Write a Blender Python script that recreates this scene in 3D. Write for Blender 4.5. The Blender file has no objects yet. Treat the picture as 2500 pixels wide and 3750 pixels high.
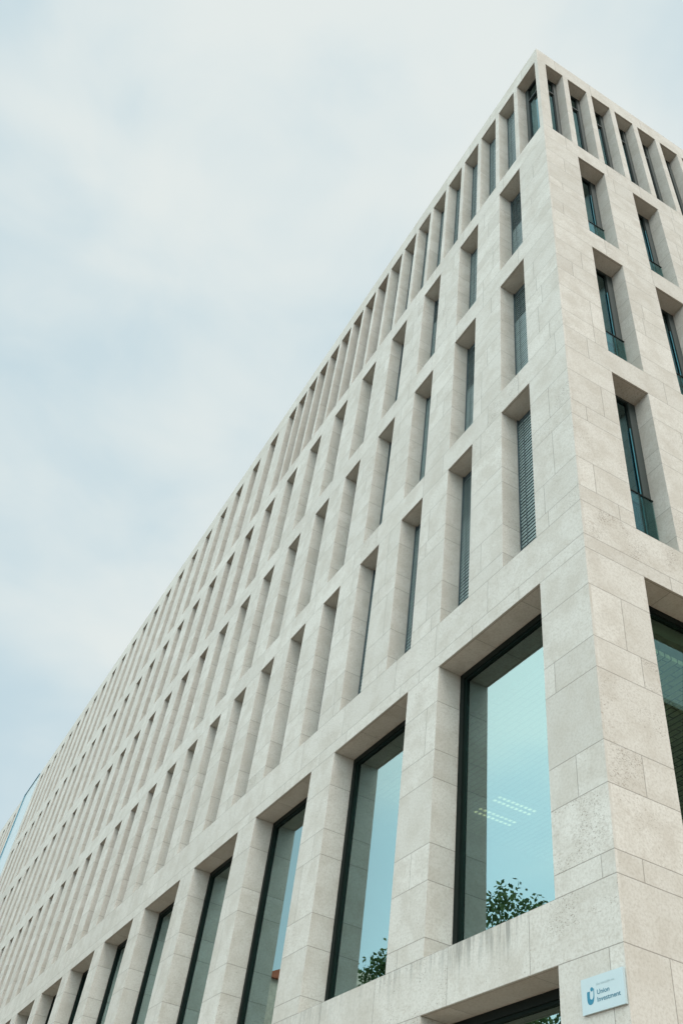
import bpy, math, random
from mathutils import Vector, Matrix, noise

random.seed(7)
sc = bpy.context.scene
C = sc.collection

# ------------------------------------------------------------------ camera
cam_d = bpy.data.cameras.new('camera')
cam_d.sensor_fit = 'VERTICAL'
cam_d.sensor_height = 36.0
cam_d.lens = 31.127
cam_d.clip_start = 0.05
cam_d.clip_end = 3000
cam = bpy.data.objects.new('camera', cam_d)
C.objects.link(cam)
RX = (0.48321168, 0.86718814, 0.12037949)
UP = (0.57391647, -0.417584, 0.70444553)
FW = (-0.66115532, 0.27130859, 0.69947501)
cam.matrix_world = Matrix(((RX[0], UP[0], -FW[0], 5.55926),
                           (RX[1], UP[1], -FW[1], -5.30297),
                           (RX[2], UP[2], -FW[2], 1.6),
                           (0, 0, 0, 1)))
sc.camera = cam

# ------------------------------------------------------------------ sky, sun, exposure
SUN_EL = math.radians(44)
SUN_AZ = math.radians(-9)          # direction towards the sun, measured from +X
sun_dir = Vector((math.cos(SUN_EL) * math.cos(SUN_AZ), math.cos(SUN_EL) * math.sin(SUN_AZ), math.sin(SUN_EL)))
sc.view_settings.view_transform = 'Standard'
sc.view_settings.look = 'None'
sc.view_settings.exposure = 0.16
sc.view_settings.gamma = 1.0

world = bpy.data.worlds.new('World')
sc.world = world
world.use_nodes = True
nt = world.node_tree
nt.nodes.clear()


class NT:
    """small helper for building node trees"""
    def __init__(self, tree):
        self.t = tree

    def n(self, kind, props=None, **ins):
        nd = self.t.nodes.new(kind)
        for k, v in (props or {}).items():
            setattr(nd, k, v)
        for k, v in ins.items():
            key = int(k[1:]) if k[0] == 'i' and k[1:].isdigit() else k.replace('_', ' ')
            sock = nd.inputs[key]
            if isinstance(v, bpy.types.NodeSocket):
                self.t.links.new(v, sock)
            else:
                sock.default_value = v
        return nd

    def math(self, op, a, b=0.0, c=0.0, clamp=False):
        nd = self.n('ShaderNodeMath', {'operation': op, 'use_clamp': clamp}, i0=a, i1=b, i2=c)
        return nd.outputs[0]

    def vmath(self, op, a, b=(0, 0, 0)):
        nd = self.n('ShaderNodeVectorMath', {'operation': op}, i0=a, i1=b)
        return nd.outputs['Value'] if op in ('DOT_PRODUCT', 'LENGTH') else nd.outputs[0]

    def mix(self, f, a, b, blend='MIX'):
        nd = self.n('ShaderNodeMix', {'data_type': 'RGBA', 'blend_type': blend})
        for i, v in ((0, f), (6, a), (7, b)):
            if isinstance(v, bpy.types.NodeSocket):
                self.t.links.new(v, nd.inputs[i])
            else:
                nd.inputs[i].default_value = v
        return nd.outputs[2]

    def rng(self, v, a, b, c=0.0, d=1.0, smooth=True):
        nd = self.n('ShaderNodeMapRange', {'interpolation_type': 'SMOOTHSTEP' if smooth else 'LINEAR', 'clamp': True},
                    i0=v, i1=a, i2=b, i3=c, i4=d)
        return nd.outputs[0]


N = NT(nt)
tc = N.n('ShaderNodeTexCoord').outputs['Generated']
sky = N.n('ShaderNodeTexSky', {'sky_type': 'NISHITA', 'sun_disc': False, 'sun_elevation': SUN_EL,
                               'sun_rotation': math.pi / 2 - SUN_AZ, 'altitude': 50, 'air_density': 1.0,
                               'dust_density': 2.0, 'ozone_density': 1.0}).outputs[0]
mp = N.n('ShaderNodeMapping', {}, Vector=tc, Scale=(1.0, 1.0, 1.7), Rotation=(0.3, 0.5, 0.4)).outputs[0]
n1 = N.n('ShaderNodeTexNoise', {}, Vector=mp, Scale=1.5, Detail=4.0, Roughness=0.45, Distortion=0.4).outputs[0]
n2 = N.n('ShaderNodeTexNoise', {}, Vector=mp, Scale=6.0, Detail=4.0, Roughness=0.5, Distortion=0.3).outputs[0]
nn = N.math('MULTIPLY_ADD', n2, 0.18, N.math('MULTIPLY', n1, 0.82))
cover = N.rng(nn, 0.34, 0.58, 0.90, 0.99)
tone = N.rng(nn, 0.43, 0.60, 0.0, 1.0)
cloud = N.mix(tone, (5.2, 6.5, 7.05, 1), (6.95, 7.45, 7.35, 1))
col = N.mix(cover, sky, cloud)
# brighter around the sun; south is an added unseen lobe lighting the left facade
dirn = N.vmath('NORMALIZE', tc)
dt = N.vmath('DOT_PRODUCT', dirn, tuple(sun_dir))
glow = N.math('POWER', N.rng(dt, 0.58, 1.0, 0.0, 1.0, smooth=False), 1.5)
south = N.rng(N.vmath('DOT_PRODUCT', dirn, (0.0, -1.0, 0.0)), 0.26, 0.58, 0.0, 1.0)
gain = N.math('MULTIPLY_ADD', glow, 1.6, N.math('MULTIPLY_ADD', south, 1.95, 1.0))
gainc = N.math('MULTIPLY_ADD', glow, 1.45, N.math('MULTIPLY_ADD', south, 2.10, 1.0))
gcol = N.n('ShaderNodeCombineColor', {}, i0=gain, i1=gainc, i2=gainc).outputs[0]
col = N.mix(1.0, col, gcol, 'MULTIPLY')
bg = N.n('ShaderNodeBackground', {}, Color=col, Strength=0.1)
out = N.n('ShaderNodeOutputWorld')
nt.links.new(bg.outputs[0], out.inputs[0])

sun_l = bpy.data.lights.new('sun', 'SUN')
sun_l.energy = 1.7
sun_l.angle = math.radians(32)
sun_l.color = (1.0, 0.93, 0.83)
sun = bpy.data.objects.new('sun', sun_l)
C.objects.link(sun)
sun.rotation_euler = sun_dir.to_track_quat('Z', 'Y').to_euler()
sun.location = (30, -30, 60)


# ------------------------------------------------------------------ materials
def new_mat(name):
    m = bpy.data.materials.new(name)
    m.use_nodes = True
    m.node_tree.nodes.clear()
    k = NT(m.node_tree)
    o = k.n('ShaderNodeOutputMaterial')
    return m, k, o


def stone_mat():
    m, k, o = new_mat('shell_limestone')
    pos = k.n('ShaderNodeTexCoord').outputs['Object']
    at = k.n('ShaderNodeAttribute', {'attribute_name': 'stone'}).outputs['Color']
    sp = k.n('ShaderNodeSeparateColor', {}, Color=at)
    tone_a, pit_a, seed = sp.outputs[0], sp.outputs[1], sp.outputs[2]
    stain_a = k.n('ShaderNodeAttribute', {'attribute_name': 'stain'}).outputs['Fac']
    off = k.n('ShaderNodeCombineXYZ', {}, X=k.math('MULTIPLY', seed, 37.0), Y=k.math('MULTIPLY', seed, 91.0),
              Z=k.math('MULTIPLY', seed, 53.0)).outputs[0]
    p = k.vmath('ADD', pos, off)
    # joints between the slabs, from the distance to the four slab edges
    u1 = k.n('ShaderNodeSeparateXYZ', {}, Vector=k.n('ShaderNodeUVMap', {'uv_map': 'near'}).outputs[0])
    u2 = k.n('ShaderNodeSeparateXYZ', {}, Vector=k.n('ShaderNodeUVMap', {'uv_map': 'far'}).outputs[0])
    d = k.math('MINIMUM', k.math('MINIMUM', u1.outputs[0], u1.outputs[1]), k.math('MINIMUM', u2.outputs[0], u2.outputs[1]))
    joint = k.rng(d, 0.0030, 0.0060, 1.0, 0.0)
    # mottling
    big = k.n('ShaderNodeTexNoise', {}, Vector=p, Scale=2.6, Detail=5.0, Roughness=0.6).outputs[0]
    fine = k.n('ShaderNodeTexNoise', {}, Vector=p, Scale=38.0, Detail=6.0, Roughness=0.7).outputs[0]
    st = k.n('ShaderNodeMapping', {}, Vector=p, Rotation=(0.5, 0.35, 0.4), Scale=(11.0, 11.0, 30.0)).outputs[0]
    vein = k.n('ShaderNodeTexNoise', {}, Vector=st, Scale=1.0, Detail=5.0, Roughness=0.65, Distortion=1.2).outputs[0]
    base = k.mix(tone_a, (0.475, 0.458, 0.418, 1), (0.58, 0.563, 0.52, 1))
    base = k.mix(k.rng(big, 0.38, 0.68, 0.0, 0.6), base, (0.42, 0.39, 0.34, 1))
    base = k.mix(k.rng(fine, 0.42, 0.68, 0.0, 0.55), base, (0.36, 0.33, 0.285, 1))
    base = k.mix(k.rng(fine, 0.22, 0.42, 0.30, 0.0), base, (0.62, 0.60, 0.56, 1))
    base = k.mix(k.math('MULTIPLY', k.rng(vein, 0.54, 0.72, 0.0, 0.5), k.math('MULTIPLY_ADD', pit_a, 0.8, 0.15)), base,
                 (0.33, 0.285, 0.235, 1))
    # fossil pits, gathered in patches
    pv = k.n('ShaderNodeMapping', {}, Vector=p, Rotation=(0.6, 0.5, 0.5), Scale=(48.0, 48.0, 95.0)).outputs[0]
    pn = k.n('ShaderNodeTexNoise', {}, Vector=pv, Scale=1.0, Detail=2.0, Roughness=0.5, Distortion=0.6).outputs[0]
    patch = k.n('ShaderNodeTexNoise', {}, Vector=p, Scale=2.2, Detail=2.0, Roughness=0.5).outputs[0]
    th = k.math('MULTIPLY_ADD', k.math('MULTIPLY', k.rng(patch, 0.36, 0.60), k.math('MULTIPLY_ADD', pit_a, 0.85, 0.15)), -0.16, 0.745)
    pits = k.rng(k.math('SUBTRACT', pn, th), 0.0, 0.06, 0.0, 0.62)
    base = k.mix(pits, base, (0.17, 0.14, 0.11, 1))
    # rain streaks below sills
    sv = k.n('ShaderNodeMapping', {}, Vector=pos, Scale=(17.0, 17.0, 1.1)).outputs[0]
    sn = k.n('ShaderNodeTexNoise', {}, Vector=sv, Scale=1.0, Detail=4.0, Roughness=0.65).outputs[0]
    reach = k.n('ShaderNodeTexNoise', {}, Vector=k.n('ShaderNodeMapping', {}, Vector=pos, Scale=(5.0, 5.0, 0.2)).outputs[0],
                Scale=1.0, Detail=2.0).outputs[0]
    fall = k.rng(k.math('SUBTRACT', u2.outputs[1], k.math('MULTIPLY_ADD', reach, 0.75, -0.10)), -0.28, 0.10, 1.0, 0.0)
    streak = k.math('MULTIPLY', k.math('MULTIPLY', k.rng(sn, 0.44, 0.60), fall), stain_a)
    base = k.mix(k.math('MULTIPLY', streak, 0.72), base, (0.16, 0.165, 0.15, 1))
    base = k.mix(k.math('MULTIPLY', joint, 0.62), base, (0.15, 0.138, 0.12, 1))
    h = k.math('MULTIPLY_ADD', fine, 0.5, k.math('MULTIPLY', vein, 0.5))
    h = k.math('MULTIPLY_ADD', pits, -0.9, h)
    h = k.math('MULTIPLY_ADD', joint, -1.6, h)
    bump = k.n('ShaderNodeBump', {}, Strength=0.35, Distance=0.004, Height=h)
    bs = k.n('ShaderNodeBsdfPrincipled', {}, Base_Color=base, Roughness=0.82, Normal=bump.outputs[0])
    bs.inputs['Specular IOR Level'].default_value = 0.25
    k.t.links.new(bs.outputs[0], o.inputs[0])
    return m


def glass_mat(name, tint, refl, base_f, gain_f, waviness=0.0):
    m, k, o = new_mat(name)
    # the same reflectance from both faces of the sheet (no total reflection inside it)
    bf = k.n('ShaderNodeNewGeometry').outputs['Backfacing']
    fr = k.n('ShaderNodeFresnel', {}, IOR=k.math('MULTIPLY_ADD', bf, 1 / 1.5 - 1.5, 1.5)).outputs[0]
    fac = k.math('MULTIPLY_ADD', fr, gain_f, base_f, clamp=True)
    tr = k.n('ShaderNodeBsdfTransparent', {}, Color=tint)
    gl = k.n('ShaderNodeBsdfGlossy', {}, Color=refl, Roughness=0.0)
    if waviness:
        pos = k.n('ShaderNodeTexCoord').outputs['Object']
        nz = k.n('ShaderNodeTexNoise', {}, Vector=pos, Scale=0.9, Detail=1.0).outputs[0]
        b = k.n('ShaderNodeBump', {}, Strength=waviness, Distance=0.02, Height=nz)
        k.t.links.new(b.outputs[0], gl.inputs['Normal'])
    mx = k.n('ShaderNodeMixShader', {}, i0=fac, i1=tr.outputs[0], i2=gl.outputs[0])
    k.t.links.new(mx.outputs[0], o.inputs[0])
    return m


def plain_mat(name, col, rough=0.6, metal=0.0, var=0.12, scale=6.0, spec=0.5, bump=0.0, col2=None):
    m, k, o = new_mat(name)
    pos = k.n('ShaderNodeTexCoord').outputs['Object']
    nz = k.n('ShaderNodeTexNoise', {}, Vector=pos, Scale=scale, Detail=5.0, Roughness=0.6).outputs[0]
    c2 = col2 or tuple(c * (1 - 2 * var) for c in col)
    base = k.mix(k.rng(nz, 0.3, 0.7), tuple(col) + (1,), tuple(c2) + (1,))
    bs = k.n('ShaderNodeBsdfPrincipled', {}, Base_Color=base, Roughness=rough, Metallic=metal)
    bs.inputs['Specular IOR Level'].default_value = spec
    if bump:
        b = k.n('ShaderNodeBump', {}, Strength=bump, Distance=0.01, Height=nz)
        k.t.links.new(b.outputs[0], bs.inputs['Normal'])
    k.t.links.new(bs.outputs[0], o.inputs[0])
    return m


def plank_mat():
    m, k, o = new_mat('ceiling_panels')
    pos = k.n('ShaderNodeTexCoord').outputs['Object']
    br = k.n('ShaderNodeTexBrick', {'offset': 0.5}, Vector=pos, Color1=(0.50, 0.50, 0.40, 1), Color2=(0.42, 0.43, 0.35, 1),
             Mortar=(0.06, 0.06, 0.05, 1), Scale=1.0, Mortar_Size=0.011, Brick_Width=0.34, Row_Height=0.10)
    bs = k.n('ShaderNodeBsdfPrincipled', {}, Base_Color=br.outputs[0], Roughness=0.6)
    k.t.links.new(bs.outputs[0], o.inputs[0])
    return m


def emit_mat(name, col, s):
    m, k, o = new_mat(name)
    e = k.n('ShaderNodeEmission', {}, Color=tuple(col) + (1,), Strength=s)
    k.t.links.new(e.outputs[0], o.inputs[0])
    return m


def leaf_mat():
    m, k, o = new_mat('leaves')
    at = k.n('ShaderNodeAttribute', {'attribute_name': 'leaf'}).outputs['Fac']
    base = k.mix(at, (0.065, 0.13, 0.06, 1), (0.20, 0.29, 0.13, 1))
    d = k.n('ShaderNodeBsdfDiffuse', {}, Color=base)
    t = k.n('ShaderNodeBsdfTranslucent', {}, Color=base)
    mx = k.n('ShaderNodeMixShader', {}, i0=0.65, i1=d.outputs[0], i2=t.outputs[0])
    k.t.links.new(mx.outputs[0], o.inputs[0])
    return m


STONE = stone_mat()
GLASS_BIG = glass_mat('shop_window_glass', (0.37, 0.47, 0.42, 1), (0.70, 0.91, 0.92, 1), 0.20, 1.25, 0.02)
GLASS_OFF = glass_mat('office_glass', (0.22, 0.34, 0.32, 1), (0.55, 0.88, 0.96, 1), 0.10, 1.2, 0.02)
GLASS_GREEN = glass_mat('green_tinted_glass', (0.76, 0.86, 0.76, 1), (0.65, 0.92, 0.90, 1), 0.05, 0.8, 0.02)
GLASS_CLEAR = glass_mat('balustrade_glass', (0.58, 0.76, 0.75, 1), (0.6, 0.85, 0.87, 1), 0.02, 0.7)
FRAME_DARK = plain_mat('dark_bronze_frame', (0.008, 0.013, 0.011), 0.55, 0.0, 0.1, spec=0.12)
FRAME_BEAD = plain_mat('glazing_bead', (0.007, 0.015, 0.012), 0.5, 0.0, 0.1, spec=0.08)
FRAME_TEAL = plain_mat('grey_green_metal', (0.024, 0.036, 0.034), 0.5, 0.0, 0.1)
REFLECTION_TEAL = plain_mat('teal_edge_reflection', (0.06, 0.27, 0.34), 0.3, 0.2, 0.05)  # colour stands in for the sky reflection along the pane edge
SLAT = plain_mat('blind_slats', (0.215, 0.285, 0.28), 0.45, 0.0, 0.06, 3.0)
CORD = plain_mat('blind_tape', (0.06, 0.09, 0.10), 0.7)
INNER = plain_mat('interior_plaster', (0.12, 0.13, 0.11), 0.85)
INNER_DARK = plain_mat('interior_dark', (0.05, 0.06, 0.055), 0.9)
CEIL = plank_mat()
STEEL = plain_mat('brushed_steel', (0.55, 0.58, 0.58), 0.3, 0.9)
ROOF = plain_mat('roof_gravel', (0.30, 0.29, 0.27), 0.95, scale=20)
LAMP_CELL = emit_mat('lamp_cells', (1.0, 0.76, 0.46), 2.6)
LAMP_BODY = plain_mat('lamp_louvre', (0.35, 0.34, 0.30), 0.4)


# ------------------------------------------------------------------ mesh builder
class MB:
    def __init__(self):
        self.v, self.f, self.m, self.c, self.uv = [], [], [], [], []

    def quad(self, a, b, c, d, nrm, mat=0, w=1.0, h=1.0, free=(0, 0, 0, 0), stone=None, stain=0.0):
        """a=(0,0) b=(w,0) c=(w,h) d=(0,h); free = left, bottom, right, top edges without a joint"""
        a, b, c, d = map(Vector, (a, b, c, d))
        fl, fb, fr_, ft = (0.06 * x for x in free)
        un = [(fl, fb), (w + fl, fb), (w + fl, h + fb), (fl, h + fb)]
        uf = [(w + fr_, h + ft), (fr_, h + ft), (fr_, ft), (w + fr_, ft)]
        pts = [a, b, c, d]
        if (b - a).cross(d - a).dot(Vector(nrm)) < 0:
            pts.reverse(); un.reverse(); uf.reverse()
        i = len(self.v)
        self.v += [tuple(p) for p in pts]
        self.f.append((i, i + 1, i + 2, i + 3))
        self.m.append(mat)
        self.uv.append((un, uf))
        self.c.append((stone or rnd_stone()) + (stain,))

    def box(self, x0, x1, y0, y1, z0, z1, mat=0):
        s = rnd_stone()
        x0, x1 = sorted((x0, x1)); y0, y1 = sorted((y0, y1)); z0, z1 = sorted((z0, z1))
        F = (1, 1, 1, 1)
        q = self.quad
        q((x0, y0, z0), (x1, y0, z0), (x1, y0, z1), (x0, y0, z1), (0, -1, 0), mat, x1 - x0, z1 - z0, F, s)
        q((x0, y1, z0), (x1, y1, z0), (x1, y1, z1), (x0, y1, z1), (0, 1, 0), mat, x1 - x0, z1 - z0, F, s)
        q((x0, y0, z0), (x0, y1, z0), (x0, y1, z1), (x0, y0, z1), (-1, 0, 0), mat, y1 - y0, z1 - z0, F, s)
        q((x1, y0, z0), (x1, y1, z0), (x1, y1, z1), (x1, y0, z1), (1, 0, 0), mat, y1 - y0, z1 - z0, F, s)
        q((x0, y0, z0), (x1, y0, z0), (x1, y1, z0), (x0, y1, z0), (0, 0, -1), mat, x1 - x0, y1 - y0, F, s)
        q((x0, y0, z1), (x1, y0, z1), (x1, y1, z1), (x0, y1, z1), (0, 0, 1), mat, x1 - x0, y1 - y0, F, s)

    def build(self, name, mats, parent=None, attrs=True):
        me = bpy.data.meshes.new(name)
        me.from_pydata(self.v, [], self.f)
        for mt in (mats if isinstance(mats, (list, tuple)) else [mats]):
            me.materials.append(mt)
        me.polygons.foreach_set('material_index', self.m)
        if attrs:
            me.uv_layers.new(name='near'); me.uv_layers.new(name='far')
            me.color_attributes.new('stone', 'FLOAT_COLOR', 'CORNER')
            me.attributes.new('stain', 'FLOAT', 'FACE')
            un = [x for q in self.uv for p in q[0] for x in p]
            uf = [x for q in self.uv for p in q[1] for x in p]
            me.uv_layers['near'].data.foreach_set('uv', un)
            me.uv_layers['far'].data.foreach_set('uv', uf)
            me.color_attributes['stone'].data.foreach_set('color', [x for r in self.c for _ in range(4) for x in (r[0], r[1], r[2], 1.0)])
            me.attributes['stain'].data.foreach_set('value', [r[3] for r in self.c])
        me.update()
        ob = bpy.data.objects.new(name, me)
        C.objects.link(ob)
        if parent:
            ob.parent = parent
        return ob


def rnd_stone():
    t = random.random()
    return (min(1, max(0, random.gauss(0.56, 0.20))), t * t * (0.9 if random.random() < 0.75 else 1.3), random.random())


def mesh_obj(name, verts, faces, mat, parent=None, smooth=False):
    me = bpy.data.meshes.new(name)
    me.from_pydata(verts, [], faces)
    for mt in (mat if isinstance(mat, (list, tuple)) else [mat]):
        me.materials.append(mt)
    if smooth:
        me.polygons.foreach_set('use_smooth', [True] * len(faces))
    me.update()
    ob = bpy.data.objects.new(name, me)
    C.objects.link(ob)
    if parent:
        ob.parent = parent
    return ob


def empty(name, loc=(0, 0, 0)):
    o = bpy.data.objects.new(name, None)
    C.objects.link(o)
    o.location = loc
    o.empty_display_size = 0.3
    return o


def tag(o, label=None, cat=None, group=None, kind=None):
    for k, v in (('label', label), ('category', cat), ('group', group), ('kind', kind)):
        if v:
            o[k] = v
    return o


# ------------------------------------------------------------------ ground, pavement, street
ASPH = plain_mat('asphalt', (0.055, 0.055, 0.055), 0.9, scale=30, bump=0.3)
PAVE = plain_mat('granite_paving', (0.38, 0.275, 0.20), 0.85, scale=14, bump=0.2)
EARTH = plain_mat('city_ground', (0.24, 0.18, 0.13), 0.95, scale=0.5)


def slab(name, x0, x1, y0, y1, z0, z1, mat, parent=None):
    b = MB(); b.box(x0, x1, y0, y1, z0, z1)
    return b.build(name, mat, parent, attrs=False)


b = MB(); b.quad((-900, -900, -0.17), (900, -900, -0.17), (900, 900, -0.17), (-900, 900, -0.17), (0, 0, 1))
tag(b.build('ground', EARTH, attrs=False), kind='structure')
b = MB(); b.quad((-300, -16, -0.14), (300, -16, -0.14), (300, -9.5, -0.14), (-300, -9.5, -0.14), (0, 0, 1))
tag(b.build('street', ASPH, attrs=False), kind='structure')
tag(slab('pavement', -300, 40, -9.3, 60, -0.16, 0.0, PAVE), kind='structure')
tag(slab('kerb', -300, 40, -9.5, -9.3, -0.16, 0.004, plain_mat('kerb_stone', (0.33, 0.33, 0.32), 0.8)), kind='structure')
tag(slab('opposite_pavement', -300, 300, -19.9, -16, -0.16, 0.0, PAVE), kind='structure')

# ------------------------------------------------------------------ the office building
H1, S1, S2, H2, S3, H3 = 4.40, 0.55, 4.961, 8.719, 9.495, 12.742
S4, H4, S5, H5, S6, H6, TOP = 13.286, 16.502, 17.091, 20.289, 20.887, 24.806, 25.477
COURSES = [0.0, 0.30, S1, 1.05, 1.70, 2.14, 2.75, 3.40, H1, S2, 5.172, 5.797, 6.237, 7.071, 7.462, 8.172, H2, 8.937, S3,
           9.763, 10.297, 11.162, 11.48, 12.17, H3, S4, 13.735, 14.456, 14.977, 15.42, 15.986, H4, S5, 17.52, 18.12, 18.42,
           19.05, 19.65, H5, S6, 21.95, 22.45, 23.55, H6, TOP]
COURSES_RAW = COURSES
P3, P2, P6 = 1.485, 2.97, 0.7425
D6, D3, D2 = 0.251, 0.29, 0.355
UEND = 46.95
VEND = 14.4

building = empty('office_building', (0, 0, 0))
tag(building, 'long pale limestone office block with rows of deep narrow window recesses and a sharp corner', 'building')


class Facade:
    """a vertical plane with u along it, z up and dep into the building"""
    def __init__(self, uvec, nvec, origin=(0, 0, 0)):
        self.u, self.n, self.o = Vector(uvec), Vector(nvec), Vector(origin)

    def p(self, u, z, dep=0.0):
        return self.o + self.u * u + Vector((0, 0, z)) - self.n * dep


LEFT = Facade((-1, 0, 0), (0, -1, 0))
RIGHT = Facade((0, 1, 0), (1, 0, 0))


def split(u0, u1, long_run):
    """joint positions inside a run of stone"""
    w = u1 - u0
    out_ = []
    if not long_run:
        if w > 0.62 and random.random() < 0.55:
            out_ = [u0 + w * random.choice((0.30, 0.36, 0.64, 0.7, 0.5))]
        return out_
    x = u0 + random.uniform(0.5, 1.2)
    while x < u1 - 0.3:
        out_.append(x)
        x += random.choice((0.9, 1.1, 1.3, 1.45, 1.6))
    return out_


def stone_wall(fc, u0, u1, courses, openings, special, free_start=True, gaps=(), stains=()):
    """openings: (ua, ub, za, zb, depth, jambs, soffit_joints); gaps: u/z blocks left to separate piers"""
    m = MB()
    for za, zb in zip(courses[:-1], courses[1:]):
        zm = (za + zb) / 2
        hit = sorted((o[0], o[1]) for o in list(openings) + list(gaps) if o[2] < zm < o[3])
        runs, cur, lf = [], u0, free_start
        for a, c in hit:
            if a > cur + 1e-4:
                runs.append((cur, a, lf, True))
            cur, lf = max(cur, c), True
        if cur < u1 - 1e-4:
            runs.append((cur, u1, lf, False))
        # no joint line where the course edge is itself the arris of an opening
        for a, c, fl, fr_ in runs:
            long_run = (c - a) > 2.5
            key = (round(za, 3), round(a, 2))
            js = special.get((round(za, 3), 'run') if long_run else key)
            if js is None:
                js = split(a, c, long_run)
            elif long_run:
                js = list(js) + split(max(js) if js else a, c, True)
            edges = [a] + [j for j in js if a < j < c] + [c]
            for k in range(len(edges) - 1):
                e0, e1 = edges[k], edges[k + 1]
                st = 0.0
                for (su0, su1, sz, amt) in stains:
                    if abs(zb - sz) < 1e-3 and su0 < (e0 + e1) / 2 < su1:
                        st = amt * random.uniform(0.5, 1.0)
                ft = 1 if abs(zb - courses[-1]) < 1e-6 else 0
                m.quad(fc.p(e0, za), fc.p(e1, za), fc.p(e1, zb), fc.p(e0, zb), fc.n, 0, e1 - e0, zb - za,
                       (1 if (k == 0 and fl) else 0, 0, 1 if (k == len(edges) - 2 and fr_) else 0, ft), None, st)
    for (ua, ub, za, zb, d, jambs, sj) in openings:
        if jambs:
            lines = [za] + [c for c in courses if za + 1e-4 < c < zb - 1e-4] + [zb]
            for a, c in zip(lines[:-1], lines[1:]):
                m.quad(fc.p(ua, a), fc.p(ua, a, d), fc.p(ua, c, d), fc.p(ua, c), fc.u, 0, d, c - a, (1, 0, 1, 0))
                m.quad(fc.p(ub, a), fc.p(ub, a, d), fc.p(ub, c, d), fc.p(ub, c), -fc.u, 0, d, c - a, (1, 0, 1, 0))
        elif zb - za > 3:
            m.quad(fc.p(ub, za), fc.p(ub, za, d), fc.p(ub, zb, d), fc.p(ub, zb), -fc.u, 0, d, zb - za, (1, 0, 1, 0))
        ej = [ua] + [j for j in sj if ua < j < ub] + [ub]
        for a, c in zip(ej[:-1], ej[1:]):
            # soffit with the front slab's edge showing as a 30 mm strip
            m.quad(fc.p(a, zb), fc.p(c, zb), fc.p(c, zb, 0.03), fc.p(a, zb, 0.03), (0, 0, -1), 0, c - a, 0.03, (1, 1, 1, 0))
            m.quad(fc.p(a, zb, 0.03), fc.p(c, zb, 0.03), fc.p(c, zb, d), fc.p(a, zb, d), (0, 0, -1), 0, c - a, d - 0.03,
                   (0 if a > ua else 1, 0, 0 if c < ub else 1, 1))
            m.quad(fc.p(a, za), fc.p(c, za), fc.p(c, za, d), fc.p(a, za, d), (0, 0, 1), 0, c - a, d, (0, 1, 0, 1))
    return m


EXTRA = 0.16          # the stone returns run on behind the blinds and frames
left_open, right_open = [], []
left_win, right_win = [], []       # (kind, u0, u1, z0, z1)
NCOL = 31
N6 = 18
for zs, zh, nm in ((S3, H3, 'R3'), (S4, H4, 'R4'), (S5, H5, 'R5')):
    for i in range(NCOL):
        a = 0.837 + P3 * i
        left_open.append((a, a + 0.70, zs, zh, D3 + EXTRA, True, []))
        left_win.append((nm, i, a, a + 0.70, zs, zh, D3))
for i in range(9, NCOL):
    a = 0.837 + P3 * i
    left_open.append((a, a + 0.70, S6, H6, D3 + EXTRA, True, []))
    left_win.append(('R6', 9 + i, a, a + 0.70, S6, H6, D3))
for i in range(15):
    a = 0.807 + P2 * i
    for zs, zh, nm in ((S2, H2, 'R2'), (S1, H1, 'R1')):
        sj = [a + 0.402, a + 1.37] if nm == 'R2' else [a + 0.384, a + 1.714]
        left_open.append((a, a + 2.181, zs, zh, D2 + EXTRA, True, sj))
        left_win.append((nm, i, a, a + 2.181, zs, zh, D2))
# open top storey with thin stone piers near the corner
LOGGIA_U = 0.184 + P6 * N6 - 0.1375
left_open.append((0.0, LOGGIA_U, S6, H6, D6 + EXTRA, False, [0.184 + P6 * k - 0.07 for k in range(1, N6)]))
for i in range(N6):
    a = 0.184 + P6 * i if i else 0.27
    left_win.append(('L6', i, a, 0.184 + P6 * i + 0.605, S6, H6, D6))

Q3, Q6 = 1.4545, 0.7273
for zs, zh, nm in ((S3, H3, 'R3'), (S4, H4, 'R4'), (S5, H5, 'R5')):
    for i in range(9):
        a = 0.866 + Q3 * i
        right_open.append((a, a + 0.696, zs, zh, D3 + EXTRA, True, []))
        right_win.append((nm, i, a, a + 0.696, zs, zh, D3))
for i in range(4):
    a = 0.869 + 2 * Q3 * i
    for zs, zh, nm in ((S2, H2, 'R2'), (S1, H1, 'R1')):
        right_open.append((a, a + 2.181, zs, zh, D2 + EXTRA, True, [a + 0.43, a + 1.4]))
        right_win.append((nm, i, a, a + 2.181, zs, zh, D2))
NR6 = 18
LOGGIA_V = 0.19 + Q6 * NR6 - 0.14
right_open.append((D6 + EXTRA, LOGGIA_V, S6, H6, D6 + EXTRA, False, [0.19 + Q6 * k - 0.07 for k in range(1, NR6)]))
for i in range(NR6):
    a = 0.19 + Q6 * i if i else 0.27
    right_win.append(('L6', i, a, 0.19 + Q6 * i + 0.575, S6, H6, D6))

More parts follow.
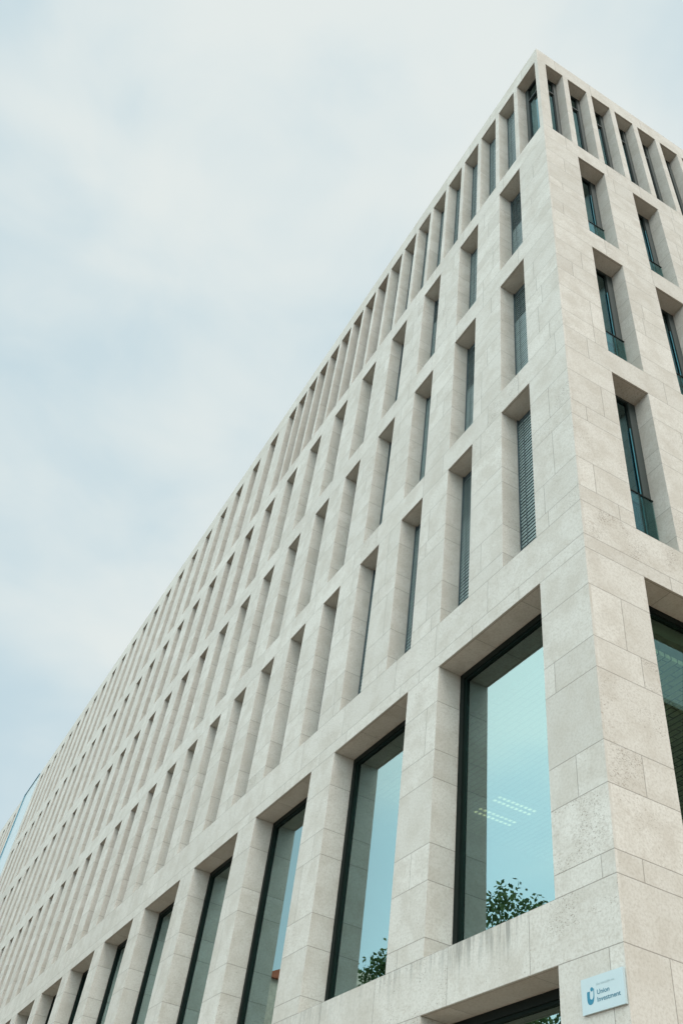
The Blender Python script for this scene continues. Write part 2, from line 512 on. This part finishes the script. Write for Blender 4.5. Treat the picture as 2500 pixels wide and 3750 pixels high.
spec_left = {(7.071, 0.0): [0.635], (5.797, 0.0): [0.40], (S2, 0.0): [0.173], (H1, 'run'): [1.191, 2.521, 3.99, 5.3],
             (3.40, 0.0): [0.171], (6.237, 0.0): [], (7.462, 0.0): [], (8.172, 0.0): [], (5.172, 0.0): [],
             (11.48, 0.0): [0.429], (10.297, 0.0): [0.41], (9.763, 0.0): [0.64], (11.162, 0.0): [], (12.17, 0.0): [],
             (H3, 'run'): [0.205, 1.1, 1.9, 3.2], (8.937, 'run'): [1.872, 3.1], (H2, 'run'): [1.218, 2.209, 3.5],
             (H5, 'run'): [1.4, 2.9]}
spec_right = {(7.462, 0.03): [0.453], (7.071, 0.03): [0.634], (5.797, 0.03): [0.462], (S2, 0.03): [0.309], (6.237, 0.03): [],
              (8.172, 0.03): [], (5.172, 0.03): [], (3.40, 0.03): [0.481], (11.48, 0.03): [0.595], (11.162, 0.03): [0.267],
              (9.763, 0.03): [0.277], (S3, 0.03): [0.619], (10.297, 0.03): [], (12.17, 0.03): [], (H2, 'run'): [1.30, 2.4],
              (8.937, 'run'): [2.3], (H3, 'run'): [0.446, 1.951, 3.1]}
loggia_gap_l = []
mw = stone_wall(LEFT, 0.0, UEND, COURSES, left_open, spec_left, True, (),
                [(0.9, 2.6, S2, 1.2), (2.6, 20, S2, 0.55)])
mw.build('wall', STONE, building)
mr = stone_wall(RIGHT, 0.03, VEND, COURSES, right_open, spec_right, True, [(0.03, D6 + EXTRA, S6, H6)], [(1.0, 9, S2, 0.3)])
for za, zb in zip(COURSES[:-1], COURSES[1:]):          # edge of the return slabs showing at the arris
    if not (S6 - 0.01 < za < H6 - 0.01):
        mr.quad((0, 0, za), (0, 0.03, za), (0, 0.03, zb), (0, 0, zb), (1, 0, 0), 0, 0.03, zb - za, (1, 0, 1, 0))
mr.build('wall', STONE, building)

# coping: thin top slab of the parapet, 20 mm proud
cp = MB()
x = 0.0
cp_edges = [-0.004]
xx = -1.2
while xx > -UEND:
    cp_edges.append(xx); xx -= 1.48
cp_edges.append(-UEND)
for a, c in zip(cp_edges[:-1], cp_edges[1:]):
    cp.box(c + 0.004, a, 0.004, 0.55, TOP, TOP + 0.045)
yy = 0.554
while yy < VEND:
    cp.box(-0.55, -0.004, yy, min(yy + 1.45, VEND), TOP, TOP + 0.045); yy += 1.454
cp.build('coping', STONE, building)


def pier(fc, u0, u1, d0=0.0, d1=D6 + 0.10):
    m = MB()
    lines = [S6, 22.6 + random.uniform(-0.25, 0.25), H6]
    for a, c in zip(lines[:-1], lines[1:]):
        s = rnd_stone()
        m.quad(fc.p(u0, a, d0), fc.p(u1, a, d0), fc.p(u1, c, d0), fc.p(u0, c, d0), fc.n, 0, u1 - u0, c - a, (1, 0, 1, 0), s)
        m.quad(fc.p(u0, a, d0), fc.p(u0, a, d1), fc.p(u0, c, d1), fc.p(u0, c, d0), -fc.u, 0, d1 - d0, c - a, (1, 0, 1, 0), s)
        m.quad(fc.p(u1, a, d0), fc.p(u1, a, d1), fc.p(u1, c, d1), fc.p(u1, c, d0), fc.u, 0, d1 - d0, c - a, (1, 0, 1, 0), s)
        m.quad(fc.p(u0, a, d1), fc.p(u1, a, d1), fc.p(u1, c, d1), fc.p(u0, c, d1), -fc.n, 0, u1 - u0, c - a, (1, 0, 1, 0), s)
    return m.build('pier', STONE, building)


for i in range(N6 - 1):
    a = 0.184 + P6 * i + 0.605
    pier(LEFT, a, a + P6 - 0.605)
for i in range(NR6 - 1):
    a = 0.19 + Q6 * i + 0.575
    pier(RIGHT, a, a + Q6 - 0.575)
m = MB()
for a, c in ((S6, 22.7), (22.7, H6)):
    s = rnd_stone()
    m.quad((0, 0, a), (-0.105, 0, a), (-0.105, 0, c), (0, 0, c), (0, -1, 0), 0, 0.105, c - a, (1, 0, 1, 0), s)
    m.quad((0, 0, a), (0, 0.25, a), (0, 0.25, c), (0, 0, c), (1, 0, 0), 0, 0.25, c - a, (1, 0, 1, 0), s)
    m.quad((-0.105, 0, a), (-0.105, 0.25, a), (-0.105, 0.25, c), (-0.105, 0, c), (-1, 0, 0), 0, 0.25, c - a, (1, 0, 1, 0), s)
    m.quad((0, 0.25, a), (-0.105, 0.25, a), (-0.105, 0.25, c), (0, 0.25, c), (0, 1, 0), 0, 0.105, c - a, (1, 0, 1, 0), s)
m.build('corner_pier', STONE, building)
slab('corner_post', -0.268, -0.108, 0.20, 0.268, S6 + 0.002, H6 - 0.002, FRAME_TEAL, building)

# body behind the facades: floors, roof, rear walls, partition
for z0, z1 in ((0.02, 0.28), (8.50, 9.20), (12.9, 13.1), (16.7, 16.9), (20.5, 20.7), (4.55, 4.8)):
    slab('floor_slab', -UEND + 0.05, -0.52, 0.52, VEND - 0.05, z0, z1, INNER, building)
slab('roof', -UEND + 0.05, -0.05, 0.05, VEND - 0.05, 24.97, 25.3, ROOF, building)
slab('rear_wall', -UEND, -0.0, VEND + 0.002, VEND + 0.3, 0, TOP - 0.01, INNER, building)
slab('end_wall', -UEND - 0.3, -UEND - 0.002, 0.0, VEND, 0, TOP - 0.01, INNER, building)
m = MB()
for z0, z1 in ((4.82, 8.48), (9.22, 12.88), (13.12, 16.68), (16.92, 20.48), (20.72, 24.95), (0.3, 4.53)):
    m.box(-UEND + 1, -6.6, 6.4, 6.5, z0, z1)
    m.box(-6.5, -6.4, 6.6, VEND - 1, z0, z1)
m.build('partition_wall', INNER, building, attrs=False)
slab('suspended_ceiling', -6.0, -0.62, 0.70, 6.2, 8.30, 8.36, CEIL, building)

# luminaires on the suspended ceiling, seen through the first large window
for k, (lx, ly, lab) in enumerate(((-4.74, 2.20, 'lit louvre lamp on the office ceiling, the one nearer the building corner'),
                                   (-5.24, 2.20, 'lit louvre lamp on the office ceiling, the one farther from the building corner'))):
    t = empty('ceiling_lamp', (lx, ly + 0.38, 8.30))
    tag(t, lab, 'ceiling lamp', 'lamps on the office ceiling')
    m = MB(); m.box(-0.14, 0.14, -0.40, 0.40, -0.04, -0.001)
    m.build('housing', LAMP_BODY, t, attrs=False)
    xs = [-0.12, -0.095, -0.035, 0.035, 0.095, 0.12]
    ys = [-0.38]
    for q in range(9):
        ys += [-0.36 + q * 0.08 + 0.010, -0.36 + q * 0.08 + 0.058]
    ys.append(0.38)
    vs, fs, mi = [], [], []
    for y in ys:
        for x in xs:
            vs.append((x, y, -0.047))
    for a in range(len(ys) - 1):
        for c in range(5):
            fs.append((a * 6 + c, (a + 1) * 6 + c, (a + 1) * 6 + c + 1, a * 6 + c + 1))
            mi.append(1 if (a % 2 == 1 and c in (1, 3)) else 0)
    o = mesh_obj('light_cells', vs, fs, [LAMP_BODY, LAMP_CELL], t)
    o.data.polygons.foreach_set('material_index', mi)
    o.data.update()


# ------------------------------------------------------------------ windows
def local_build(mb, name, mats, parent, fc, u, z, dep):
    ob = mb.build(name, mats, parent, attrs=False)
    return ob


def place(ob, fc, u, z, dep):
    """local frame: x along the facade to its u direction, y into the building, z up"""
    xa, ya = fc.u, -fc.n
    ob.matrix_world = Matrix(((xa[0], ya[0], 0, 0), (xa[1], ya[1], 0, 0), (0, 0, 1, 0), (0, 0, 0, 1)))
    ob.location = fc.p(u, z, dep)


def frame_mesh(w, h, bar, depth, side_panel=0.0, transom=None, mid=None, bead=0.0):
    m = MB()
    m.box(0, bar, 0, depth, 0, h, 0)
    m.box(w - bar - side_panel, w, 0, depth, 0, h, 0)
    m.box(bar, w - bar - side_panel, 0, depth, 0, bar, 0)
    m.box(bar, w - bar - side_panel, 0, depth, h - bar, h, 0)
    if transom:
        m.box(bar, w - bar - side_panel, 0.004, depth - 0.004, transom, transom + 0.045, 0)
    if bead:
        i0, i1 = bar, w - bar - side_panel
        m.box(i0, i0 + bead, 0.022, depth - 0.002, bar, h - bar, 1)
        m.box(i1 - bead, i1, 0.022, depth - 0.002, bar, h - bar, 1)
        m.box(i0 + bead, i1 - bead, 0.022, depth - 0.002, bar, bar + bead, 1)
        m.box(i0 + bead, i1 - bead, 0.022, depth - 0.002, h - bar - bead, h - bar, 1)
    return m


def blind_mesh(w, h, open_top, shut):
    """external venetian blind: curved slats hung on two tapes"""
    vs, fs, mi = [], [], []
    pitch, z = 0.066, h - 0.11
    k = 0
    while z > 0.03:
        frac = 1 - z / h
        run = (0.011 if shut else 0.017) if frac > open_top else 0.024
        rise = (0.0755 if shut else 0.072) if frac > open_top else 0.068
        run += 0.0015 * math.sin(k * 1.7); k += 1
        prof = []
        for s in range(4):
            t = s / 3
            bow = 0.006 * math.sin(math.pi * t)
            prof.append((0.012 + run * t - bow + 0.004, z - rise + rise * t))
        i = len(vs)
        for (y, zz) in prof:
            vs += [(0.018, y, zz), (w - 0.018, y, zz)]
        for s in range(3):
            fs.append((i + 2 * s, i + 2 * s + 1, i + 2 * s + 3, i + 2 * s + 2)); mi.append(0)
        z -= pitch
    def bx(x0, x1, y0, y1, z0, z1, mt):
        i = len(vs)
        vs.extend([(x0, y0, z0), (x1, y0, z0), (x1, y1, z0), (x0, y1, z0), (x0, y0, z1), (x1, y0, z1), (x1, y1, z1), (x0, y1, z1)])
        for f in ((0, 3, 2, 1), (4, 5, 6, 7), (0, 1, 5, 4), (1, 2, 6, 5), (2, 3, 7, 6), (3, 0, 4, 7)):
            fs.append(tuple(i + q for q in f)); mi.append(mt)
    for tx in (0.30 * w, 0.78 * w):
        bx(tx - 0.004, tx + 0.004, 0.004, 0.007, 0.03, h - 0.11, 1)
    bx(0.0, 0.017, 0.002, 0.05, 0, h, 1)
    bx(w - 0.017, w, 0.002, 0.05, 0, h, 1)
    bx(0.02, w - 0.02, 0.010, 0.05, 0.005, 0.028, 0)
    bx(0.018, w - 0.018, 0.03, 0.06, h - 0.10, h, 1)
    me = bpy.data.meshes.new('blind')
    me.from_pydata(vs, [], fs)
    me.materials.append(SLAT); me.materials.append(CORD)
    me.polygons.foreach_set('material_index', mi)
    me.update()
    return me


MESH = {}


def shared(key, fn):
    if key not in MESH:
        MESH[key] = fn()
    return MESH[key]


def mb_mesh(mb, name, mats):
    ob = mb.build(name, mats, None, attrs=False)
    me = ob.data
    bpy.data.objects.remove(ob)
    return me


def sub(name, me, parent):
    o = bpy.data.objects.new(name, me)
    C.objects.link(o)
    o.parent = parent
    return o


def box_mesh(name, dims, mat):
    mb = MB(); mb.box(*dims)
    return mb_mesh(mb, name, mat)


def make_window(fc, side, kind, i, u0, u1, z0, z1, dep):
    w, h = u1 - u0, z1 - z0
    wk, hk = round(w, 3), round(h, 3)
    e = 0.002
    w -= 2 * e; h -= 2 * e
    if kind in ('R2', 'R1'):
        fm = shared(('big', wk, hk), lambda: mb_mesh(frame_mesh(w, h, 0.085, 0.07, bead=0.03), 'window', [FRAME_DARK, FRAME_BEAD]))
        f = sub('window', fm, building); place(f, fc, u0 + e, z0 + e, dep)
        sub('pane', shared(('bigp', wk, hk, side), lambda: box_mesh('pane', (0.117, w - 0.117, 0.048, 0.052, 0.117, h - 0.117), GLASS_BIG if side == 'L' else GLASS_GREEN)), f)
        return
    blind = side == 'L' and not (kind == 'L6' and i == 0)
    side_panel = 0.0 if blind else (0.09 if side == 'R' and kind != 'L6' else 0.05)
    bar = 0.045
    fd = dep + (0.07 if blind else 0.0)
    key = ('nar', wk, hk, side_panel, kind == 'L6')
    tr = h * 0.80 if (kind == 'L6' and not blind) else None
    fm = shared(key, lambda: mb_mesh(frame_mesh(w, h, bar, 0.06, side_panel, tr, bead=0.022), 'window',
                                     [FRAME_TEAL if not blind else FRAME_DARK, FRAME_DARK]))
    f = sub('window', fm, building); place(f, fc, u0 + e, z0 + e, fd)
    sub('pane', shared(key + ('p',), lambda: box_mesh('pane', (bar + 0.0225, w - bar - side_panel - 0.0225, 0.040, 0.044,
                                                      bar + 0.0225, h - bar - 0.0225), GLASS_OFF)), f)
    if blind:
        v = (i * 7 + hash_kind(kind)) % 3
        ot = (0.0, 0.30, 0.42)[v] if kind in ('R4', 'R5') else (0.0, 0.0, 0.33)[(i + 1) % 3] if kind == 'R3' else 0.0
        o = sub('blind', shared(('bl', wk, hk, ot, kind != 'R3'), lambda: blind_mesh(w, h, ot, kind != 'R3')), f)
        o.location = (0, -0.068, 0)
    elif side == 'R' or kind == 'L6':
        xi = w - bar - side_panel - 0.022
        if kind != 'L6':
            sub('handle', shared(('hd', kind), lambda: handle_mesh()), f).location = (bar + 0.14, 0.0, 1.22)
            sub('glass_balustrade', shared(('bal', wk), lambda: box_mesh('glass_balustrade',
                (0.03, w - 0.03, -0.040, -0.028, 0.02, 1.08), GLASS_CLEAR)), f)
            sub('balustrade_rail', shared(('rail', wk), lambda: box_mesh('balustrade_rail',
                (0.02, w - 0.02, -0.048, -0.020, 1.082, 1.100), FRAME_DARK)), f)
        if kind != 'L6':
            sub('reflection_strip', shared(('reflection_strip', wk, hk, kind), lambda: box_mesh('reflection_strip', (xi - 0.011, xi - 0.002, 0.012, 0.0215, 0.07, h * 0.80), REFLECTION_TEAL)), f)  # thin coloured strip painted in as the reflection on the glass edge


def hash_kind(k):
    return {'R3': 0, 'R4': 1, 'R5': 2, 'R6': 0, 'L6': 1}.get(k, 0)


def handle_mesh():
    mb = MB()
    mb.box(-0.012, 0.012, -0.045, -0.001, 0.0, 0.03)
    mb.box(-0.010, 0.010, -0.062, -0.046, -0.12, 0.03)
    return mb_mesh(mb, 'handle', STEEL)


def rank(fc, wn):
    c = fc.p((wn[2] + wn[3]) / 2, (wn[4] + wn[5]) / 2)
    d = (c - cam.location)
    area = (wn[3] - wn[2]) * (wn[5] - wn[4])
    facing = abs(d.normalized().dot(fc.n))
    return area * facing ** 2 / d.length_squared


allw = [(rank(LEFT, w_), 'L', w_) for w_ in left_win] + [(rank(RIGHT, w_), 'R', w_) for w_ in right_win]
allw.sort(key=lambda t: -t[0])
for r_, s_, w_ in allw[:100]:
    make_window(LEFT if s_ == 'L' else RIGHT, s_, *w_)
# beyond the hundred that show largest: plain dark glazing at the back of the far recesses, one part
m = MB()
for r_, s_, (kd, i_, u0_, u1_, z0_, z1_, dp_) in allw[100:]:
    fc = LEFT if s_ == 'L' else RIGHT
    p0, p1 = fc.p(u0_ + 0.002, z0_ + 0.002, dp_ + 0.05), fc.p(u1_ - 0.002, z1_ - 0.002, dp_ + 0.09)
    m.box(p0[0], p1[0], p0[1], p1[1], p0[2], p1[2])
tag(m.build('distant_windows', plain_mat('far_glazing', (0.03, 0.045, 0.045), 0.12), building, attrs=False), kind='stuff')

# ------------------------------------------------------------------ glazed joint and the farther wing
joint = empty('glass_joint', (-48.8, 0, 0))
tag(joint, 'tall smooth whitish glass strip with blue metal edge between the two stone facades', 'glass panel')
WHITEGL = plain_mat('enamelled_glass', (0.52, 0.59, 0.59), 0.18, 0.0, 0.02)
BLUE = plain_mat('blue_metal', (0.05, 0.19, 0.27), 0.4, 0.2, 0.05)
m = MB()
zz = 0.0
while zz < 25.3:
    z2 = min(zz + 3.16, 25.44)
    m.box(-1.84, 1.84, -0.004, 0.08, zz + 0.006, z2 - 0.006)
    zz += 3.16
m.build('panel', WHITEGL, joint, attrs=False)
slab('back_sheet', -1.84, 1.84, 0.082, 0.4, 0, 25.4, INNER, joint)
slab('edge_fin', -1.90, -1.842, -0.055, 0.1, 0, 25.50, BLUE, joint)
slab('top_rail', -1.84, 1.62, -0.04, 0.12, 25.442, 25.50, BLUE, joint)

wing = empty('office_wing', (-50.75, 0, 0))
tag(wing, 'farther limestone office wing beyond the glass strip at the far left, same recessed windows', 'building')
WING = Facade((-1, 0, 0), (0, -1, 0), (-50.72, 0, 0))
wo, ww = [], []
for zs, zh in ((S3, H3), (S4, H4), (S5, H5), (S6, H6)):
    for i in range(18):
        a = 1.25 + P3 * i
        wo.append((a, a + 0.70, zs, zh, D3 + EXTRA, True, []))
for i in range(9):
    a = 1.22 + P2 * i
    for zs, zh in ((S2, H2), (S1, H1)):
        wo.append((a, a + 2.181, zs, zh, D2 + EXTRA, True, []))
mwg = stone_wall(WING, 0.0, 28.0, COURSES, wo, {}, True)
wm = mwg
for v_i, v in enumerate(wm.v):
    wm.v[v_i] = (v[0] + 50.75, v[1], v[2])
wm.build('wall', STONE, wing)
for (a, c, z0, z1, d, _, _) in wo:
    m = MB()
    p0, p1 = WING.p(a + .002, z0 + .002, d - EXTRA), WING.p(c - .002, z1 - .002, d - EXTRA + 0.05)
    m.box(p0[0] + 50.75, p1[0] + 50.75, p0[1], p1[1], p0[2], p1[2])
    m.build('window', bpy.data.materials['far_glazing'], wing, attrs=False)
slab('body', -28, 0.03, 0.6, 14, 0, TOP - 0.02, INNER, wing)
slab('coping', -28, 0.0, 0.004, 0.62, TOP, TOP + 0.045, STONE, wing)

# ------------------------------------------------------------------ the sign on the corner pier
SIGN_W = plain_mat('sign_enamel', (0.41, 0.50, 0.52), 0.35, 0.0, 0.02)
SIGN_T = plain_mat('sign_teal', (0.004, 0.16, 0.25), 0.5, 0.0, 0.02)
SIGN_TX = plain_mat('sign_dark_teal', (0.02, 0.13, 0.19), 0.5, 0.0, 0.02)
SIGN_G = plain_mat('sign_grey', (0.36, 0.46, 0.48), 0.5, 0.0, 0.02)
SX0, SX1, SZ0, SZ1, SD = -0.508, -0.012, 3.946, 4.211, 0.024
sign = empty('wall_sign', ((SX0 + SX1) / 2, 0, SZ0))
tag(sign, 'small pale blue company sign with teal lettering fixed beside the building corner', 'sign')
SW, SH = SX1 - SX0, SZ1 - SZ0
slab('panel', -SW / 2, SW / 2, -SD, -0.004, 0, SH, SIGN_W, sign)


def text_part(name, body, size, x, z, mat, sx=1.0):
    cu = bpy.data.curves.new(name, 'FONT')
    cu.body = body; cu.size = size; cu.offset = 0.0006; cu.extrude = 0.0004; cu.resolution_u = 4
    tmp = bpy.data.objects.new(name + '_curve', cu)
    C.objects.link(tmp)
    bpy.context.view_layer.update()
    me = bpy.data.meshes.new_from_object(tmp.evaluated_get(bpy.context.evaluated_depsgraph_get()))
    bpy.data.objects.remove(tmp)
    me.name = name
    me.materials.clear(); me.materials.append(mat)
    o = bpy.data.objects.new(name, me)
    C.objects.link(o)
    o.parent = sign
    o.rotation_euler = (math.pi / 2, 0, 0)
    o.scale = (sx, 1, 1)
    o.location = (x, -SD - 0.0008, z)
    return o


text_part('lettering', 'Union', 0.050, -0.066, 0.124, SIGN_TX, 1.2)
text_part('lettering', 'Investment', 0.050, -0.068, 0.070, SIGN_TX, 1.2)
text_part('small_lettering', 'Eine Immobilie von', 0.025, -0.068, 0.192, SIGN_G, 1.1)
# emblem: a heavy tapering U with a dot over it
ex, ez, EK = -0.142, 0.062, 0.84
out_l, in_l = [], []
oc = [(-0.038, 0.118), (-0.040, 0.060), (-0.036, 0.028), (-0.022, 0.006), (0.000, 0.000), (0.022, 0.008), (0.037, 0.032), (0.044, 0.070), (0.046, 0.135)]
ic = [(-0.006, 0.118), (-0.007, 0.075), (-0.005, 0.058), (0.001, 0.048), (0.011, 0.044), (0.022, 0.047), (0.030, 0.057), (0.036, 0.082), (0.039, 0.135)]


def smooth_curve(pts, n=5):
    out_ = []
    for i in range(len(pts) - 1):
        p0, p1, p2, p3 = (Vector(pts[max(i - 1, 0)]), Vector(pts[i]), Vector(pts[i + 1]), Vector(pts[min(i + 2, len(pts) - 1)]))
        for k in range(n):
            t = k / n
            out_.append(0.5 * ((2 * p1) + (p2 - p0) * t + (2 * p0 - 5 * p1 + 4 * p2 - p3) * t * t + (3 * p1 - p0 - 3 * p2 + p3) * t ** 3))
    out_.append(Vector(pts[-1]))
    return out_


o_c, i_c = smooth_curve(oc), smooth_curve(ic)
vs, fs = [], []
yf, yb = -SD - 0.0012, -SD - 0.0002
for a, c in zip(o_c, i_c):
    vs += [(ex + a[0], yf, ez + EK * a[1]), (ex + c[0], yf, ez + EK * c[1]), (ex + a[0], yb, ez + EK * a[1]), (ex + c[0], yb, ez + EK * c[1])]
nP = len(o_c)
for i in range(nP - 1):
    q = 4 * i
    fs += [(q, q + 4, q + 5, q + 1), (q, q + 2, q + 6, q + 4), (q + 1, q + 5, q + 7, q + 3)]
n0 = len(vs)
for k in range(28):
    a = 2 * math.pi * k / 28
    vs.append((ex + 0.019 + 0.0165 * math.cos(a), yf, ez + EK * 0.132 + 0.0155 * math.sin(a)))
for k in range(28):
    a = 2 * math.pi * k / 28
    vs.append((ex + 0.019 + 0.0165 * math.cos(a), yb, ez + EK * 0.132 + 0.0155 * math.sin(a)))
fs.append(tuple(range(n0, n0 + 28)))
for k in range(28):
    fs.append((n0 + k, n0 + (k + 1) % 28, n0 + 28 + (k + 1) % 28, n0 + 28 + k))
mesh_obj('emblem', vs, fs, SIGN_T, sign)

# ------------------------------------------------------------------ across the street: what the glass reflects
BARK = plain_mat('bark', (0.12, 0.095, 0.07), 0.9, scale=12, bump=0.5)
LEAF = leaf_mat()


def tree(x, y, top, rad, label, seed, group):
    rg = random.Random(seed)
    t = empty('street_tree', (x, y, 0))
    tag(t, label, 'tree', group)
    cz, rz = top - rad * 1.15, rad * 1.2
    vs, fs = [], []

    def limb(p0, p1, r0, r1, n=8, seg=5):
        p0, p1 = Vector(p0), Vector(p1)
        ax = (p1 - p0).normalized()
        s = ax.cross(Vector((0.3, 0.9, 0.1))).normalized(); q = ax.cross(s)
        base = len(vs)
        for k in range(seg + 1):
            f = k / seg
            c = p0.lerp(p1, f) + s * 0.08 * math.sin(f * 5 + p0.x) * (0.3 + r0 * 2)
            r = r0 + (r1 - r0) * f
            for j in range(n):
                a = 2 * math.pi * j / n
                vs.append(tuple(c + s * r * math.cos(a) + q * r * math.sin(a)))
        for k in range(seg):
            for j in range(n):
                fs.append((base + k * n + j, base + k * n + (j + 1) % n, base + (k + 1) * n + (j + 1) % n, base + (k + 1) * n + j))
    limb((0, 0, -0.1), (0.1, 0.05, cz), 0.19, 0.09)
    tips = []
    for k in range(16):
        a, e = rg.uniform(0, 6.283), rg.uniform(-0.3, 1.2)
        tip = Vector((math.cos(a) * math.cos(e) * rad * 0.85, math.sin(a) * math.cos(e) * rad * 0.85, cz + math.sin(e) * rz * 0.9))
        st = Vector((0.05, 0.03, cz - rz * rg.uniform(0.2, 0.8)))
        limb(st, tip, 0.06, 0.012, 5, 5)
        tips.append(tip)
    mesh_obj('trunk', vs, fs, BARK, t, True)
    lv, lf, la = [], [], []
    clumps = []
    for k in range(150):
        while True:
            p = Vector((rg.uniform(-1, 1), rg.uniform(-1, 1), rg.uniform(-1, 1)))
            if 0.35 < p.length < 1.0:
                break
        clumps.append(Vector((p.x * rad, p.y * rad, cz + p.z * rz)))
    clumps += tips
    for c in clumps:
        sh = rg.uniform(0.0, 1.0)
        rr = rg.uniform(0.22, 0.48)
        for k in range(rg.randint(38, 70)):
            p = c + Vector((rg.gauss(0, rr * .6), rg.gauss(0, rr * .6), rg.gauss(0, rr * .45)))
            s = rg.uniform(0.05, 0.105)
            d = Vector((rg.gauss(0, 1), rg.gauss(0, 1), rg.gauss(-0.4, 0.7))).normalized()
            e = d.cross(Vector((rg.gauss(0, 1), rg.gauss(0, 1), rg.gauss(0, 1)))).normalized()
            i = len(lv)
            lv += [tuple(p - d * s), tuple(p + e * s * 0.6), tuple(p + d * s * 1.1), tuple(p - e * s * 0.6)]
            lf.append((i, i + 1, i + 2, i + 3))
            la.append(min(1, max(0, sh + rg.gauss(0, 0.2))))
    o = mesh_obj('crown', lv, lf, LEAF, t)
    at = o.data.attributes.new('leaf', 'FLOAT', 'FACE')
    at.data.foreach_set('value', la)


tree(-16.2, -10.6, 12.65, 2.6, 'leafy street tree mirrored in the first large window from the corner', 3, 'street trees')
tree(-22.6, -10.9, 12.7, 1.9, 'leafy street tree mirrored at the foot of the second large window from the corner', 11, 'street trees')

PLASTER = plain_mat('cream_plaster', (0.62, 0.57, 0.48), 0.9, scale=3)
TILE = plain_mat('red_roof_tiles', (0.42, 0.13, 0.07), 0.8, scale=9, bump=0.3)
WHITE = plain_mat('white_window_paint', (0.75, 0.76, 0.74), 0.5)
house = empty('town_house', (-69.2, -24, 1.5))
tag(house, 'cream town house with red tiled roof across the street, mirrored in the third large window', 'house')
m = MB(); m.box(-13, 12, -5, 4, -1.5, 20.1)
m.build('wall', PLASTER, house, attrs=False)
mesh_obj('roof', [(-13.3, 4.5, 20.1), (12.3, 4.5, 20.1), (12.3, -5.5, 20.1), (-13.3, -5.5, 20.1), (-13.3, -0.5, 22.6), (12.3, -0.5, 22.6)],
         [(0, 1, 5, 4), (2, 3, 4, 5), (1, 2, 5), (3, 0, 4), (0, 3, 2, 1)], TILE, house)
for zf in (1.5, 5.2, 8.9, 12.6, 16.6):
    for k in range(8):
        xw = -11.5 + 3.1 * k
        m = MB()
        m.box(xw - 0.12, xw, 4.002, 4.10, zf, zf + 2.2); m.box(xw + 1.2, xw + 1.32, 4.002, 4.10, zf, zf + 2.2)
        m.box(xw, xw + 1.2, 4.002, 4.10, zf, zf + 0.12); m.box(xw, xw + 1.2, 4.002, 4.10, zf + 2.08, zf + 2.2)
        m.box(xw + 0.56, xw + 0.64, 4.002, 4.08, zf + 0.12, zf + 2.08)
        w_ = m.build('window', WHITE, house, attrs=False)
        g = MB(); g.box(xw, xw + 1.2, 4.003, 4.04, zf + 0.12, zf + 2.08)
        g.build('pane', bpy.data.materials['far_glazing'], w_, attrs=False)

gable = empty('gabled_house', (-50, -24, 0))
tag(gable, 'old house with curved gable edged in red coping, mirrored beside a leafy tree', 'house')
prof = [(-5.2, 15.0), (-5.0, 16.6), (-4.0, 17.2), (-3.2, 18.2), (-2.4, 19.9), (-1.2, 20.9), (0.0, 21.2)]
prof = smooth_curve(prof, 5)
prof = [(p[0], p[1]) for p in prof] + [(-p[0], p[1]) for p in reversed(prof[:-1])]
ring = [(-5.2, 0.0)] + prof + [(5.2, 0.0)]
nR = len(ring)
vs = [(x, 3.6, z) for x, z in ring] + [(x, -6.0, z) for x, z in ring]
fs = [tuple(range(nR))[::-1], tuple(range(nR, 2 * nR))] + [(k, (k + 1) % nR, nR + (k + 1) % nR, nR + k) for k in range(nR)]
mesh_obj('wall', vs, fs, PLASTER, gable)
vs, fs = [], []
for k, (x, z) in enumerate(prof):
    a = prof[max(k - 1, 0)]; c = prof[min(k + 1, len(prof) - 1)]
    nv = Vector((-(c[1] - a[1]), c[0] - a[0])).normalized() * 0.35
    vs += [(x, 3.75, z), (x + nv[0], 3.75, z + nv[1]), (x + nv[0], 3.1, z + nv[1]), (x, 3.1, z)]
    if k:
        q = 4 * k
        for e in range(4):
            fs.append((q - 4 + e, q - 4 + (e + 1) % 4, q + (e + 1) % 4, q + e))
mesh_obj('gable_coping', vs, fs, TILE, gable)

BRICK, kb, ob_ = new_mat('brown_brick')
bp = kb.n('ShaderNodeTexCoord').outputs['Object']
bsw = kb.n('ShaderNodeCombineXYZ', {}, X=kb.n('ShaderNodeSeparateXYZ', {}, Vector=bp).outputs[1],
           Y=kb.n('ShaderNodeSeparateXYZ', {}, Vector=bp).outputs[2], Z=0.0).outputs[0]
bt = kb.n('ShaderNodeTexBrick', {}, Vector=bsw, Color1=(0.24, 0.19, 0.145, 1), Color2=(0.17, 0.135, 0.105, 1),
          Mortar=(0.22, 0.20, 0.18, 1), Scale=1.0, Mortar_Size=0.012, Brick_Width=0.5, Row_Height=0.16)
bb = kb.n('ShaderNodeBsdfPrincipled', {}, Base_Color=bt.outputs[0], Roughness=0.9)
kb.t.links.new(bb.outputs[0], ob_.inputs[0])
brick = empty('brick_building', (24, 34, 0))
tag(brick, 'dark brown brick building opposite the narrow side, mirrored in the windows right of the corner', 'building')
m = MB(); m.box(0, 12, -18, 30, -0.2, 31)
m.build('wall', BRICK, brick, attrs=False)
for zf in range(2, 29, 4):
    for yf in range(-15, 28, 5):
        m = MB(); m.box(-0.03, -0.002, yf, yf + 1.3, zf, zf + 2.0)
        m.build('window', bpy.data.materials['far_glazing'], brick, attrs=False)
slab('coping', -0.15, 12.1, -18.1, 30.1, 31.002, 31.3, WHITE, brick)
